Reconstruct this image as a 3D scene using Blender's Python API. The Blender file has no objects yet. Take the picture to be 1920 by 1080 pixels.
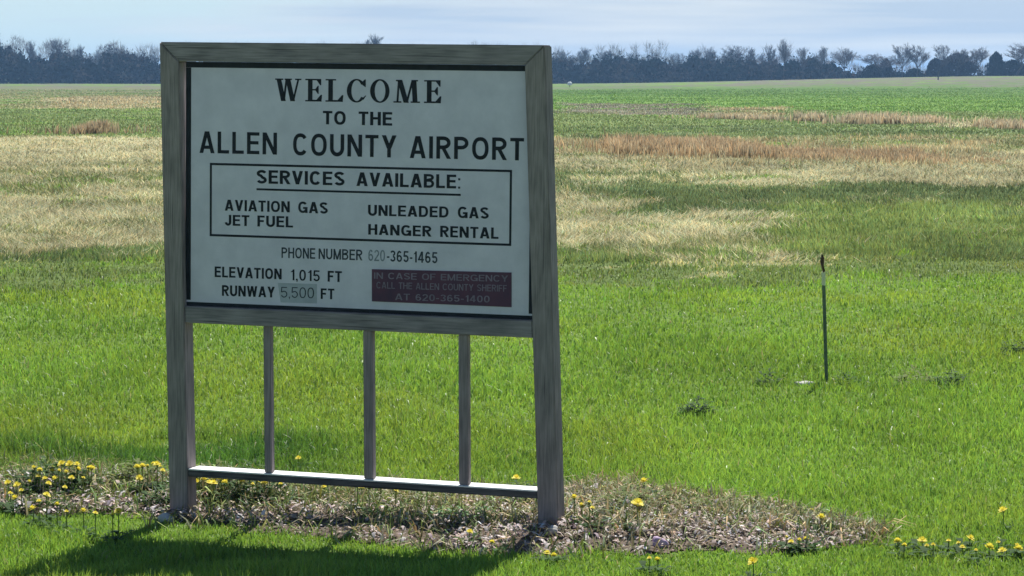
import bpy, bmesh, math, random
import numpy as np
from mathutils import Vector, Matrix
from mathutils.geometry import tessellate_polygon

C = bpy.context.scene
COL = C.collection
R = math.radians
rng = np.random.default_rng(7)
random.seed(7)

# ------------------------------------------------------------------ camera
H_EYE, F_PX, Y_HOR = 2.0524, 5450.0, 143.0
PITCH = math.atan((540 - Y_HOR) / F_PX)
cam = bpy.data.cameras.new('camera')
cam.sensor_width = 36
cam.lens = F_PX / 1920 * 36
cam.clip_start, cam.clip_end = 0.1, 9000
cam_o = bpy.data.objects.new('camera', cam)
COL.objects.link(cam_o)
cam_o.location = (0, 0, H_EYE)
cam_o.rotation_euler = (math.pi / 2 - PITCH, 0, 0)
C.camera = cam_o

# ------------------------------------------------------------------ light
SUN_DIR = Vector((0.21, 0.84, 1.0)).normalized()          # towards the sun
SUN_EL = math.asin(SUN_DIR.z)
SUN_ROT = math.atan2(SUN_DIR.x, SUN_DIR.y)
w = bpy.data.worlds.new('World')
C.world = w
w.use_nodes = True
nt = w.node_tree
nt.nodes.clear()
N = nt.nodes.new
out = N('ShaderNodeOutputWorld')
bg = N('ShaderNodeBackground')
bg.inputs['Strength'].default_value = 0.05
sky = N('ShaderNodeTexSky')
sky.sky_type = 'NISHITA'
sky.sun_disc = False
sky.sun_elevation = SUN_EL
sky.sun_rotation = SUN_ROT
sky.altitude = 300
sky.air_density, sky.dust_density, sky.ozone_density = 1.0, 0.6, 1.5
# thin cloud sheet: noise over the view direction, flattened towards the horizon
tc = N('ShaderNodeTexCoord')
mp = N('ShaderNodeMapping')
mp.inputs['Scale'].default_value = (5.0, 5.0, 60.0)
mp.inputs['Location'].default_value = (1.3, 0.2, 0.6)
nz = N('ShaderNodeTexNoise')
nz.inputs['Scale'].default_value = 1.6
nz.inputs['Detail'].default_value = 6
nz.inputs['Roughness'].default_value = 0.55
sep = N('ShaderNodeSeparateXYZ')
mr = N('ShaderNodeMapRange')                                # cloud bank lies to the right
mr.inputs['From Min'].default_value = -0.20
mr.inputs['From Max'].default_value = 0.02
mr.inputs['To Min'].default_value = -0.30
mr.inputs['To Max'].default_value = 0.34
add = N('ShaderNodeMath'); add.operation = 'ADD'
rp = N('ShaderNodeValToRGB')
rp.color_ramp.elements[0].position = 0.40
rp.color_ramp.elements[1].position = 0.70
mix = N('ShaderNodeMixRGB')
nz2 = N('ShaderNodeTexNoise'); nz2.inputs['Scale'].default_value = 1.1; nz2.inputs['Detail'].default_value = 5
mp2 = N('ShaderNodeMapping'); mp2.inputs['Scale'].default_value = (6.0, 6.0, 110.0); mp2.inputs['Location'].default_value = (0.4, 3.1, 1.7)
rp2 = N('ShaderNodeValToRGB')                               # grey undersides to bright tops
rp2.color_ramp.elements[0].position = 0.36; rp2.color_ramp.elements[1].position = 0.64
rp2.color_ramp.elements[0].color = (0.62, 0.73, 0.88, 1); rp2.color_ramp.elements[1].color = (0.98, 1.0, 1.0, 1)
cs = N('ShaderNodeMixRGB'); cs.blend_type = 'MULTIPLY'; cs.inputs['Fac'].default_value = 1
cs.inputs['Color2'].default_value = (10.6, 10.8, 10.9, 1)
nt.links.new(tc.outputs['Generated'], mp2.inputs['Vector']); nt.links.new(mp2.outputs['Vector'], nz2.inputs['Vector'])
nt.links.new(nz2.outputs['Fac'], rp2.inputs['Fac']); nt.links.new(rp2.outputs['Color'], cs.inputs['Color1'])
nt.links.new(cs.outputs['Color'], mix.inputs['Color2'])
tint = N('ShaderNodeMixRGB'); tint.blend_type = 'MULTIPLY'
tint.inputs['Fac'].default_value = 1
tint.inputs['Color2'].default_value = (0.80, 0.97, 1.12, 1)
# milky air low over the horizon, thinning upwards
low = N('ShaderNodeMapRange')
low.inputs['From Min'].default_value = 0.02; low.inputs['From Max'].default_value = 0.13
low.inputs['To Min'].default_value = 0.9; low.inputs['To Max'].default_value = 0.0
milk = N('ShaderNodeMixRGB')
milk.inputs['Color2'].default_value = (8.4, 10.6, 11.2, 1)
cl = N('ShaderNodeMath'); cl.operation = 'MULTIPLY'
L = nt.links.new
L(tc.outputs['Generated'], mp.inputs['Vector']); L(mp.outputs['Vector'], nz.inputs['Vector'])
L(tc.outputs['Generated'], sep.inputs['Vector']); L(sep.outputs['X'], mr.inputs['Value'])
L(nz.outputs['Fac'], add.inputs[0]); L(mr.outputs['Result'], add.inputs[1])
L(add.outputs[0], rp.inputs['Fac'])
L(sky.outputs['Color'], tint.inputs['Color1'])
L(sep.outputs['Z'], low.inputs['Value']); L(low.outputs['Result'], milk.inputs['Fac'])
L(tint.outputs['Color'], milk.inputs['Color1']); L(milk.outputs['Color'], mix.inputs['Color1'])
L(rp.outputs['Color'], cl.inputs[0]); L(low.outputs['Result'], cl.inputs[1]); L(cl.outputs[0], mix.inputs['Fac'])
L(mix.outputs['Color'], bg.inputs['Color']); L(bg.outputs['Background'], out.inputs['Surface'])

sun = bpy.data.lights.new('sun', 'SUN')
sun.energy = 5.0
sun.angle = R(0.5)
sun.color = (1.0, 0.96, 0.88)
sun_o = bpy.data.objects.new('sun', sun)
COL.objects.link(sun_o)
sun_o.rotation_euler = (-SUN_DIR).to_track_quat('-Z', 'Y').to_euler()
sun_o.location = (3, 10, 40)

C.view_settings.view_transform = 'Standard'
C.view_settings.look = 'None'
C.view_settings.exposure = 0.7
C.view_settings.gamma = 1.0
C.cycles.max_bounces = 6
C.cycles.transparent_max_bounces = 4
C.cycles.volume_bounces = 0

# ------------------------------------------------------------------ helpers
def tag(o, label=None, cat=None, group=None, kind=None):
    if label: o['label'] = label
    if cat: o['category'] = cat
    if group: o['group'] = group
    if kind: o['kind'] = kind
    return o

def link(name, me, m=None, parent=None):
    o = bpy.data.objects.new(name, me)
    COL.objects.link(o)
    if m is not None and me is not None and not me.materials: me.materials.append(m)
    if parent: o.parent = parent
    return o

def empty(name, loc=(0, 0, 0), rot=(0, 0, 0)):
    o = bpy.data.objects.new(name, None)
    COL.objects.link(o)
    o.location = loc; o.rotation_euler = rot
    o.empty_display_size = 0.2
    return o

def copy_tree(o, parent=None):
    c = o.copy(); COL.objects.link(c)
    if parent: c.parent = parent
    for ch in list(o.children): copy_tree(ch, c)
    return c

def tri_mesh(name, V, T, col=None, smooth=False):
    V = np.asarray(V, np.float32); T = np.asarray(T, np.int32)
    me = bpy.data.meshes.new(name)
    me.vertices.add(len(V)); me.vertices.foreach_set('co', V.ravel())
    me.loops.add(T.size); me.loops.foreach_set('vertex_index', T.ravel())
    me.polygons.add(len(T))
    me.polygons.foreach_set('loop_start', np.arange(0, T.size, T.shape[1], dtype=np.int32))
    me.update(calc_edges=True)
    if col is not None:
        a = me.color_attributes.new('col', 'FLOAT_COLOR', 'POINT')
        c4 = np.ones((len(V), 4), np.float32); c4[:, :3] = col
        a.data.foreach_set('color', c4.ravel())
    if smooth: me.polygons.foreach_set('use_smooth', np.ones(len(T), bool))
    return me

def bm_mesh(name, bm, smooth=False):
    me = bpy.data.meshes.new(name)
    bmesh.ops.recalc_face_normals(bm, faces=bm.faces)
    bm.to_mesh(me); bm.free()
    if smooth:
        for p in me.polygons: p.use_smooth = True
    return me

def _hash(ix, iy, s):
    h = (ix.astype(np.int64) * 374761393 + iy.astype(np.int64) * 668265263 + s * 982451653) & 0xffffffff
    h = ((h ^ (h >> 13)) * 1274126177) & 0xffffffff
    return ((h ^ (h >> 16)) & 0xffff) / 65535.0

def vnoise(x, y, s=0):
    x = np.asarray(x, float); y = np.asarray(y, float)
    ix = np.floor(x); iy = np.floor(y); fx = x - ix; fy = y - iy
    fx = fx * fx * (3 - 2 * fx); fy = fy * fy * (3 - 2 * fy)
    a = _hash(ix, iy, s); b = _hash(ix + 1, iy, s); c = _hash(ix, iy + 1, s); d = _hash(ix + 1, iy + 1, s)
    return a + (b - a) * fx + (c - a) * fy + (a - b - c + d) * fx * fy

def fbm(x, y, s=0, o=4):
    t = 0; amp = 0.5; tot = 0
    for k in range(o):
        t = t + amp * vnoise(x * 2 ** k, y * 2 ** k, s + 17 * k); tot += amp; amp *= 0.55
    return t / tot                                             # 0..1

def sstep(a, b, x):
    t = np.clip((x - a) / (b - a), 0, 1)
    return t * t * (3 - 2 * t)

# flat-ground bearing of a point as (px, py) and back
def to_px(X, Y): return 960 + F_PX * X / Y, Y_HOR + F_PX * H_EYE / Y
def ground_pt(px, py):
    Y = F_PX * H_EYE / (py - Y_HOR)
    return (px - 960) * Y / F_PX, Y

def ground_z(X, Y):
    X = np.asarray(X, float); Y = np.asarray(Y, float)
    z = 0.05 * (fbm(X / 7, Y / 7, 3, 3) - 0.5) * sstep(16, 30, Y)
    z = z + 0.16 * (fbm(X / 22, Y / 40, 5, 3) - 0.5) * sstep(40, 110, Y)
    px = 960 + F_PX * X / np.maximum(Y, 1)
    z = z + sstep(330, 700, Y) * (0.25 + 1.9 * sstep(1000, 1950, px))
    return z

# ------------------------------------------------------------------ materials
def mat(name, base, rough=0.8, nodes=None, spec=0.3):
    m = bpy.data.materials.new(name); m.use_nodes = True
    b = m.node_tree.nodes['Principled BSDF']
    b.inputs['Base Color'].default_value = (*base, 1)
    b.inputs['Roughness'].default_value = rough
    b.inputs['Specular IOR Level'].default_value = spec
    if nodes: nodes(m.node_tree, b)
    return m

def noise_mat(name, c1, c2, scale=(1, 1, 1), sc=10, rough=0.85, bump=0.0, spec=0.2, detail=6, p0=0.3, p1=0.7, coord='Object'):
    def nodes(t, b):
        tc = t.nodes.new('ShaderNodeTexCoord'); mp = t.nodes.new('ShaderNodeMapping')
        mp.inputs['Scale'].default_value = scale
        n = t.nodes.new('ShaderNodeTexNoise'); n.inputs['Scale'].default_value = sc
        n.inputs['Detail'].default_value = detail; n.inputs['Roughness'].default_value = 0.6
        r = t.nodes.new('ShaderNodeValToRGB')
        r.color_ramp.elements[0].position = p0; r.color_ramp.elements[1].position = p1
        r.color_ramp.elements[0].color = (*c1, 1); r.color_ramp.elements[1].color = (*c2, 1)
        t.links.new(tc.outputs[coord], mp.inputs['Vector']); t.links.new(mp.outputs['Vector'], n.inputs['Vector'])
        t.links.new(n.outputs['Fac'], r.inputs['Fac']); t.links.new(r.outputs['Color'], b.inputs['Base Color'])
        if bump:
            bp = t.nodes.new('ShaderNodeBump'); bp.inputs['Strength'].default_value = bump
            bp.inputs['Distance'].default_value = 0.004
            t.links.new(n.outputs['Fac'], bp.inputs['Height']); t.links.new(bp.outputs['Normal'], b.inputs['Normal'])
    return mat(name, c1, rough, nodes, spec)

def leaf_mat(name, transl=0.4, rough=0.6, col=None, tint=(1, 1, 1), spec=0.15):
    m = bpy.data.materials.new(name); m.use_nodes = True
    t = m.node_tree; b = t.nodes['Principled BSDF']; o = t.nodes['Material Output']
    b.inputs['Roughness'].default_value = rough
    b.inputs['Specular IOR Level'].default_value = spec
    tr = t.nodes.new('ShaderNodeBsdfTranslucent'); mx = t.nodes.new('ShaderNodeMixShader')
    mx.inputs['Fac'].default_value = transl
    if col is None:
        a = t.nodes.new('ShaderNodeAttribute'); a.attribute_name = 'col'
        src = a.outputs['Color']
        mu = t.nodes.new('ShaderNodeMixRGB'); mu.blend_type = 'MULTIPLY'; mu.inputs['Fac'].default_value = 1
        mu.inputs['Color2'].default_value = (*tint, 1)
        t.links.new(src, b.inputs['Base Color']); t.links.new(src, mu.inputs['Color1'])
        t.links.new(mu.outputs['Color'], tr.inputs['Color'])
    else:
        oi = t.nodes.new('ShaderNodeTexNoise'); oi.inputs['Scale'].default_value = 30
        hs = t.nodes.new('ShaderNodeHueSaturation'); hs.inputs['Color'].default_value = (*col, 1)
        mr = t.nodes.new('ShaderNodeMapRange'); mr.inputs['To Min'].default_value = 0.6; mr.inputs['To Max'].default_value = 1.4
        t.links.new(oi.outputs['Fac'], mr.inputs['Value']); t.links.new(mr.outputs['Result'], hs.inputs['Value'])
        t.links.new(hs.outputs['Color'], b.inputs['Base Color']); t.links.new(hs.outputs['Color'], tr.inputs['Color'])
    t.links.new(b.outputs['BSDF'], mx.inputs[1]); t.links.new(tr.outputs['BSDF'], mx.inputs[2])
    t.links.new(mx.outputs['Shader'], o.inputs['Surface'])
    return m

M = {}
def wood_mat(name, stretch, c0, c1, rough=0.75):
    def nodes(t, b):
        nd = t.nodes.new; lk = t.links.new
        tc = nd('ShaderNodeTexCoord')
        def nz(scale, sc, det=6):
            mp = nd('ShaderNodeMapping'); mp.inputs['Scale'].default_value = scale
            n = nd('ShaderNodeTexNoise'); n.inputs['Scale'].default_value = sc; n.inputs['Detail'].default_value = det
            lk(tc.outputs['Object'], mp.inputs['Vector']); lk(mp.outputs['Vector'], n.inputs['Vector']); return n.outputs['Fac']
        g1 = nz(tuple(44 if k else 2.2 for k in stretch), 3.0)
        g2 = nz(tuple(10 if k else 4.0 for k in stretch), 1.6)
        g3 = nz(tuple(60 if k else 1.2 for k in stretch), 1.4, 2)
        m1 = nd('ShaderNodeMath'); m1.operation = 'MULTIPLY'; m1.inputs[1].default_value = 0.55; lk(g1, m1.inputs[0])
        m2 = nd('ShaderNodeMath'); m2.operation = 'MULTIPLY_ADD'; m2.inputs[1].default_value = 0.45; lk(g2, m2.inputs[0]); lk(m1.outputs[0], m2.inputs[2])
        rp = nd('ShaderNodeValToRGB'); rp.color_ramp.elements[0].position = 0.34; rp.color_ramp.elements[1].position = 0.66
        rp.color_ramp.elements[0].color = (*c0, 1); rp.color_ramp.elements[1].color = (*c1, 1); lk(m2.outputs[0], rp.inputs['Fac'])
        ck = nd('ShaderNodeValToRGB'); ck.color_ramp.elements[0].position = 0.30; ck.color_ramp.elements[1].position = 0.36
        ck.color_ramp.elements[0].color = (0.42, 0.42, 0.42, 1); lk(g3, ck.inputs['Fac'])
        mu = nd('ShaderNodeMixRGB'); mu.blend_type = 'MULTIPLY'; mu.inputs['Fac'].default_value = 1
        lk(rp.outputs['Color'], mu.inputs['Color1']); lk(ck.outputs['Color'], mu.inputs['Color2'])
        lk(mu.outputs['Color'], b.inputs['Base Color'])
        bp = nd('ShaderNodeBump'); bp.inputs['Strength'].default_value = 0.6; bp.inputs['Distance'].default_value = 0.003
        lk(m2.outputs[0], bp.inputs['Height']); lk(bp.outputs['Normal'], b.inputs['Normal'])
    return mat(name, c0, rough, nodes, 0.2)
M['wood_v'] = wood_mat('weathered_wood_upright', (1, 1, 0), (0.17, 0.145, 0.142), (0.39, 0.325, 0.315))
M['wood_h'] = wood_mat('weathered_wood_level', (0, 1, 1), (0.16, 0.142, 0.148), (0.36, 0.312, 0.315))
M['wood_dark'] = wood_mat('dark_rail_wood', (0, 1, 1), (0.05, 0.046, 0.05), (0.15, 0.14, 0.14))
M['cap'] = noise_mat('painted_rail_sunlight', (0.80, 0.80, 0.78), (0.90, 0.90, 0.88), (2, 14, 14), 3.0, 0.5, 0.1)  # near-white colour stands in for sunlight on the bottom rail's top
M['panel'] = noise_mat('sign_white_paint', (0.61, 0.57, 0.655), (0.72, 0.67, 0.76), (1, 1, 1), 9.0, 0.45, 0.05, 0.35, 8, 0.35, 0.68)
M['ink'] = noise_mat('black_sign_paint', (0.010, 0.012, 0.018), (0.022, 0.026, 0.034), (1, 1, 1), 20, 0.6)
M['ink_soft'] = noise_mat('worn_black_paint', (0.022, 0.027, 0.038), (0.07, 0.082, 0.10), (1, 1, 1), 60, 0.6)
M['ink_faded'] = noise_mat('faded_black_paint', (0.13, 0.14, 0.17), (0.36, 0.38, 0.42), (1, 1, 1), 60, 0.6)
M['patch'] = noise_mat('sticker_grey', (0.36, 0.37, 0.42), (0.48, 0.49, 0.54), (1, 1, 1), 16, 0.5)
M['maroon'] = noise_mat('faded_maroon_notice', (0.078, 0.040, 0.076), (0.140, 0.052, 0.085), (1, 1, 1), 9, 0.5)
M['notice_ink'] = noise_mat('faded_notice_letters', (0.17, 0.14, 0.19), (0.27, 0.21, 0.27), (1, 1, 1), 22, 0.5)
M['grass'] = leaf_mat('grass_blades', 0.45, 0.45, tint=(1.12, 1.15, 0.8), spec=0.25)
M['dry'] = leaf_mat('dry_grass_blades', 0.45, 0.8)
M['litter'] = leaf_mat('leaf_litter', 0.15, 0.8)
M['wood_far'] = leaf_mat('far_foliage', 0.1, 0.9, spec=0.05)
M['bark'] = noise_mat('grey_bark', (0.05, 0.045, 0.045), (0.10, 0.092, 0.09), (1, 1, 0.2), 4, 0.9)
M['twig'] = noise_mat('grey_twigs', (0.12, 0.11, 0.12), (0.20, 0.185, 0.20), (1, 1, 1), 1.5, 0.9)
M['cedar'] = leaf_mat('cedar_foliage', 0.1, 0.9, col=(0.018, 0.026, 0.020), spec=0.05)
M['shrub'] = leaf_mat('leafless_shrub', 0.05, 0.9, col=(0.045, 0.040, 0.040), spec=0.05)
M['petal'] = leaf_mat('dandelion_petals', 0.35, 0.6, col=(0.84, 0.74, 0.10))
M['stem'] = leaf_mat('flower_stem', 0.2, 0.6, col=(0.16, 0.22, 0.05))
M['weed_dark'] = leaf_mat('dark_weed_leaves', 0.3, 0.75, col=(0.05, 0.10, 0.030), spec=0.08)
M['weed_mid'] = leaf_mat('grey_green_weed_leaves', 0.35, 0.75, col=(0.16, 0.20, 0.065), spec=0.08)
M['weed_bright'] = leaf_mat('bright_weed_leaves', 0.3, 0.6, col=(0.12, 0.28, 0.09))
M['post_green'] = noise_mat('dark_green_post_paint', (0.08, 0.125, 0.075), (0.15, 0.20, 0.12), (1, 1, 0.3), 12, 0.5)
M['post_pale'] = noise_mat('pale_yellow_post_paint', (0.62, 0.62, 0.38), (0.78, 0.78, 0.55), (1, 1, 0.3), 12, 0.5)
M['rust'] = noise_mat('rusty_wire', (0.06, 0.035, 0.025), (0.14, 0.08, 0.05), (1, 1, 1), 30, 0.8)
M['stone_pale'] = noise_mat('pale_stone', (0.42, 0.40, 0.38), (0.66, 0.63, 0.60), (1, 1, 1), 18, 0.8, 0.4)
M['stone_pink'] = noise_mat('pinkish_stone', (0.34, 0.24, 0.36), (0.58, 0.45, 0.60), (1, 1, 1), 18, 0.8, 0.4)
M['white_paint'] = noise_mat('white_marker_paint', (0.7, 0.7, 0.7), (0.85, 0.85, 0.83), (1, 1, 1), 4, 0.5)
M['dark_post'] = noise_mat('dark_post_wood', (0.05, 0.05, 0.05), (0.10, 0.09, 0.08), (1, 1, 1), 4, 0.8)
M['soil'] = noise_mat('bed_soil', (0.05, 0.038, 0.030), (0.20, 0.155, 0.12), (1, 1, 1), 22, 0.95, 0.6, 0.1)

# ground: colour zones from the mesh, broken up by procedural noise
def ground_nodes(t, b):
    a = t.nodes.new('ShaderNodeAttribute'); a.attribute_name = 'col'
    tc = t.nodes.new('ShaderNodeTexCoord')
    n = t.nodes.new('ShaderNodeTexNoise'); n.inputs['Scale'].default_value = 6; n.inputs['Detail'].default_value = 8
    mr = t.nodes.new('ShaderNodeMapRange'); mr.inputs['From Min'].default_value = 0.3; mr.inputs['From Max'].default_value = 0.7
    mr.inputs['To Min'].default_value = 0.65; mr.inputs['To Max'].default_value = 1.25
    hs = t.nodes.new('ShaderNodeHueSaturation')
    t.links.new(tc.outputs['Object'], n.inputs['Vector']); t.links.new(n.outputs['Fac'], mr.inputs['Value'])
    t.links.new(a.outputs['Color'], hs.inputs['Color']); t.links.new(mr.outputs['Result'], hs.inputs['Value'])
    t.links.new(hs.outputs['Color'], b.inputs['Base Color'])
M['ground'] = mat('ground_turf', (0.1, 0.1, 0.05), 0.95, ground_nodes, 0.05)

# ------------------------------------------------------------------ field zones
LUSH, MIDG, DARKG, YELG, OLIVE, STRAW, ORANGE, TAN, FARG, GREYT = range(10)
PAL = np.array([
    (0.208, 0.332, 0.056),   # lush lawn
    (0.180, 0.235, 0.078),   # mid green
    (0.160, 0.205, 0.082),   # dark green
    (0.205, 0.262, 0.075),   # yellow green
    (0.240, 0.250, 0.105),   # olive
    (0.510, 0.465, 0.280),   # straw
    (0.470, 0.350, 0.210),   # orange bluestem
    (0.430, 0.370, 0.210),   # tan
    (0.150, 0.255, 0.050),   # far green
    (0.230, 0.215, 0.145),   # grey tan
])

def boxp(x, y, x0, x1, y0, y1, sx, sy):
    return sstep(x0 - sx, x0 + sx, x) * (1 - sstep(x1 - sx, x1 + sx, x)) * sstep(y0 - sy, y0 + sy, y) * (1 - sstep(y1 - sy, y1 + sy, y))

BLOBS = [   # x0, x1, y0, y1, soft x, soft y, category, strength
    (-900, 2900, 455, 532, 50, 22, MIDG, 0.95),
    (-900, 700, 455, 505, 50, 20, DARKG, 0.50),
    (-900, 2900, 240, 465, 50, 8, OLIVE, 0.95),
    (-900, 1130, 368, 460, 60, 18, STRAW, 0.74),
    (1050, 1520, 376, 446, 50, 14, STRAW, 0.76),
    (1050, 1780, 425, 505, 60, 20, STRAW, 0.36),
    (-900, 1040, 455, 490, 80, 10, STRAW, 0.25),
    (-900, 1100, 250, 322, 60, 8, STRAW, 0.80),
    (-900, 1100, 322, 372, 60, 8, STRAW, 0.40),
    (1040, 2900, 284, 346, 60, 9, STRAW, 0.76),
    (1020, 1260, 326, 362, 60, 8, DARKG, 0.55),
    (1190, 2900, 345, 402, 90, 8, DARKG, 0.90),
    (1440, 2900, 380, 478, 110, 18, YELG, 0.84),
    (1700, 2900, 458, 520, 100, 16, MIDG, 0.7),
    (-900, 2900, 203, 256, 60, 4, MIDG, 0.97),
    (1000, 2900, 232, 264, 60, 5, DARKG, 0.55),
    (1040, 1130, 252, 290, 30, 6, TAN, 0.45),
    (-900, 2900, 163, 206, 60, 3, FARG, 0.97),
    (-900, 420, 163, 206, 60, 3, OLIVE, 0.75),
    (100, 700, 182, 202, 50, 4, TAN, 0.75),
    (1040, 1330, 194, 214, 40, 4, GREYT, 0.65),
    (1310, 1480, 200, 218, 20, 3, TAN, 0.55),
    (1160, 1850, 264, 308, 30, 8, TAN, 0.50),
    (1790, 2300, 226, 238, 40, 3, STRAW, 0.5),
    (-900, 2900, 100, 168, 60, 2, GREYT, 0.45),
    (1300, 2900, 100, 166, 150, 2, GREYT, 0.6),
]

def zones(X, Y, rnd):
    px, py = to_px(X, Y)
    sc = np.clip((py - Y_HOR), 8, 900)
    nx = X / Y * 22; ny = np.log(Y) * 9
    warp = (fbm(nx * 2.2, ny * 1.6, 11, 4) - 0.5)
    wx = px + warp * 150
    wy = py + (fbm(nx * 1.1, ny * 0.8, 29, 4) - 0.5) * sc * 0.16
    mott = fbm(nx * 2.2 + warp * 3, ny * 2.6 + warp * 2, 41, 6)
    mott2 = fbm(nx * 3 + warp * 3, ny * 3.2 + warp * 2, 141, 6)
    cat = np.full(X.shape, LUSH)
    for k, (x0, x1, y0, y1, sx, sy, c, st) in enumerate(BLOBS):
        p = boxp(wx, wy, x0, x1, y0, y1, sx, sy) * st
        q = p + ((mott if k % 2 else mott2) - 0.5) * 1.9 + (rnd - 0.5) * 0.5
        cat = np.where((q > 0.5) & (p > 0.05), c, cat)
    return cat, px, py

# bed outline as bearing points on flat ground (back edge, then front edge)
BACK = [(-260, 915), (0, 902), (60, 888), (300, 898), (400, 908), (650, 925), (1010, 937), (1100, 928), (1200, 922), (1300, 945), (1450, 968), (1560, 990), (1630, 1010)]
FRONT = [(-260, 950), (0, 956), (100, 972), (250, 990), (330, 996), (420, 1000), (560, 1012), (650, 1022), (760, 1038), (900, 1048), (1000, 1049), (1100, 1052), (1200, 1058), (1350, 1046), (1500, 1042), (1630, 1028)]
bx = np.array([p[0] for p in BACK]); by = np.array([p[1] for p in BACK])
fx = np.array([p[0] for p in FRONT]); fy = np.array([p[1] for p in FRONT]) - 6
def bed_mask(X, Y, grow=0.0):
    """>0 inside the bed, in photo-scale units (about 1/404 m)"""
    px, py = to_px(X, np.maximum(Y, 4))
    n = (fbm(X * 2.6, Y * 3.1, 77, 4) - 0.5) * 58
    d = np.minimum(py - np.interp(px, bx, by) + n, np.interp(px, fx, fy) - py + n)
    d = np.minimum(d, (1640 - px) * 0.3)
    return d + grow

# ------------------------------------------------------------------ ground sheet
rows = np.concatenate([np.linspace(-30, 8, 14)[:-1], np.geomspace(8, 900, 430), np.geomspace(905, 6000, 25)])
cols = np.linspace(-1, 1, 420)
YY, CC = np.meshgrid(rows, cols, indexing='ij')
XX = CC * (9 + 0.42 * np.maximum(YY, 0) + sstep(900, 3000, YY) * 2500)
ZZ = ground_z(XX, np.maximum(YY, 1))
cat, _, _ = zones(XX, np.maximum(YY, 6.0), rng.random(XX.shape))
gc = PAL[cat].copy()
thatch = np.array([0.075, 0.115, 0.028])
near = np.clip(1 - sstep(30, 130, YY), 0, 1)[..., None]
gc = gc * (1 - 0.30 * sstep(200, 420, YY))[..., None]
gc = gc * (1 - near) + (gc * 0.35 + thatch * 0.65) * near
nr, nc = YY.shape
idx = np.arange(nr * nc).reshape(nr, nc)
quads = np.stack([idx[:-1, :-1], idx[:-1, 1:], idx[1:, 1:], idx[1:, :-1]], -1).reshape(-1, 4)
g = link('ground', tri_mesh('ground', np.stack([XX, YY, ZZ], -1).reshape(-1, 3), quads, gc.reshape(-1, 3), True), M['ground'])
tag(g, kind='structure')

# the planted bed: a low soil mound laid over the ground
xs = np.arange(-4.2, 2.6, 0.04); ys = np.arange(11.6, 16.4, 0.04)
BX, BY = np.meshgrid(xs, ys, indexing='ij')
bm_ = bed_mask(BX, BY)
BZ = 0.004 + 0.045 * sstep(0, 40, bm_) + 0.022 * (fbm(BX * 6, BY * 6, 5) - 0.3) * sstep(0, 15, bm_)
keep = bm_ > -4
ii = np.arange(BX.size).reshape(BX.shape)
kq = keep[:-1, :-1] & keep[1:, :-1] & keep[1:, 1:] & keep[:-1, 1:]
quads = np.stack([ii[:-1, :-1][kq], ii[1:, :-1][kq], ii[1:, 1:][kq], ii[:-1, 1:][kq]], -1)
used, inv_ = np.unique(quads, return_inverse=True)
bv = np.stack([BX, BY, BZ], -1).reshape(-1, 3)[used]
tag(link('soil_bed', tri_mesh('soil_bed', bv, inv_.reshape(-1, 4), None, True), M['soil']), kind='structure')
def surf_z(X, Y):
    b = bed_mask(X, Y)
    return ground_z(X, Y) + np.where(b > -4, 0.004 + 0.045 * sstep(0, 40, b), 0)

# ------------------------------------------------------------------ grass blades
def blades(X, Y, Zb, h, wd, lean, ang, col, levels=2, tipcol=1.12, kb=0.80):
    """tapered bent blades facing random ways; lean = sideways reach / height"""
    n = len(X)
    face = rng.uniform(0, math.pi, n)
    cx, sx = np.cos(face) * wd / 2, np.sin(face) * wd / 2
    lx, ly = np.cos(ang) * lean * h, np.sin(ang) * lean * h
    P = []; K = []
    if levels == 2:
        for f_, wf in ((0, 1.0), (0.55, 0.8)):
            b = f_ ** 1.8
            P += [np.stack([X + lx * b - cx * wf, Y + ly * b - sx * wf, Zb + h * f_], -1),
                  np.stack([X + lx * b + cx * wf, Y + ly * b + sx * wf, Zb + h * f_], -1)]
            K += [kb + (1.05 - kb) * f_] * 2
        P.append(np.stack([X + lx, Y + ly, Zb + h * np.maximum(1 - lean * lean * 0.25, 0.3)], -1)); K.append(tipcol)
        V = np.stack(P, 1)
        T = np.array([(0, 1, 3), (0, 3, 2), (2, 3, 4)])
    else:
        P = [np.stack([X - cx, Y - sx, Zb], -1), np.stack([X + cx, Y + sx, Zb], -1), np.stack([X + lx, Y + ly, Zb + h], -1)]
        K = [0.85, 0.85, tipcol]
        V = np.stack(P, 1)
        T = np.array([(0, 1, 2)])
    m_ = V.shape[1]
    F = (np.arange(n)[:, None, None] * m_ + T[None]).reshape(-1, 3)
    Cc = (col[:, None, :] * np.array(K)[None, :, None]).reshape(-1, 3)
    return V.reshape(-1, 3), F, Cc

def jitter(col, n, v=0.22, hue=0.10):
    k = 1 + rng.normal(0, v, n)
    c = col * np.clip(k, 0.45, 1.7)[:, None]
    d = rng.normal(0, hue, n)
    c[:, 0] *= np.clip(1 + d * 1.5, 0.5, 1.8); c[:, 2] *= np.clip(1 - d, 0.4, 1.8)
    return np.clip(c, 0.004, 0.9)

# the lawn, from in front of the camera to some 33 m
n = 540000
py = rng.uniform(468, 1290, n) ; px = rng.uniform(-560, 2480, n)
X, Y = ground_pt(px, py)
b = bed_mask(X, Y)
ok = (b < -6 + 16 * rng.random(n)) | (rng.random(n) < 0.03 + 0.45 * sstep(0.52, 0.66, fbm(X * 2.6, Y * 3.4, 97, 4)))
X, Y, px, py = X[ok], Y[ok], px[ok], py[ok]; n = len(X)
cat, _, _ = zones(X, Y, rng.random(n))
tall = fbm(X * 1.1, Y * 0.9, 91, 3)
clump = fbm(X * 5, Y * 5, 61, 3)
h = (0.032 + 0.032 * sstep(0.40, 0.75, tall) + 0.020 * clump) * rng.uniform(0.55, 1.3, n)
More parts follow.
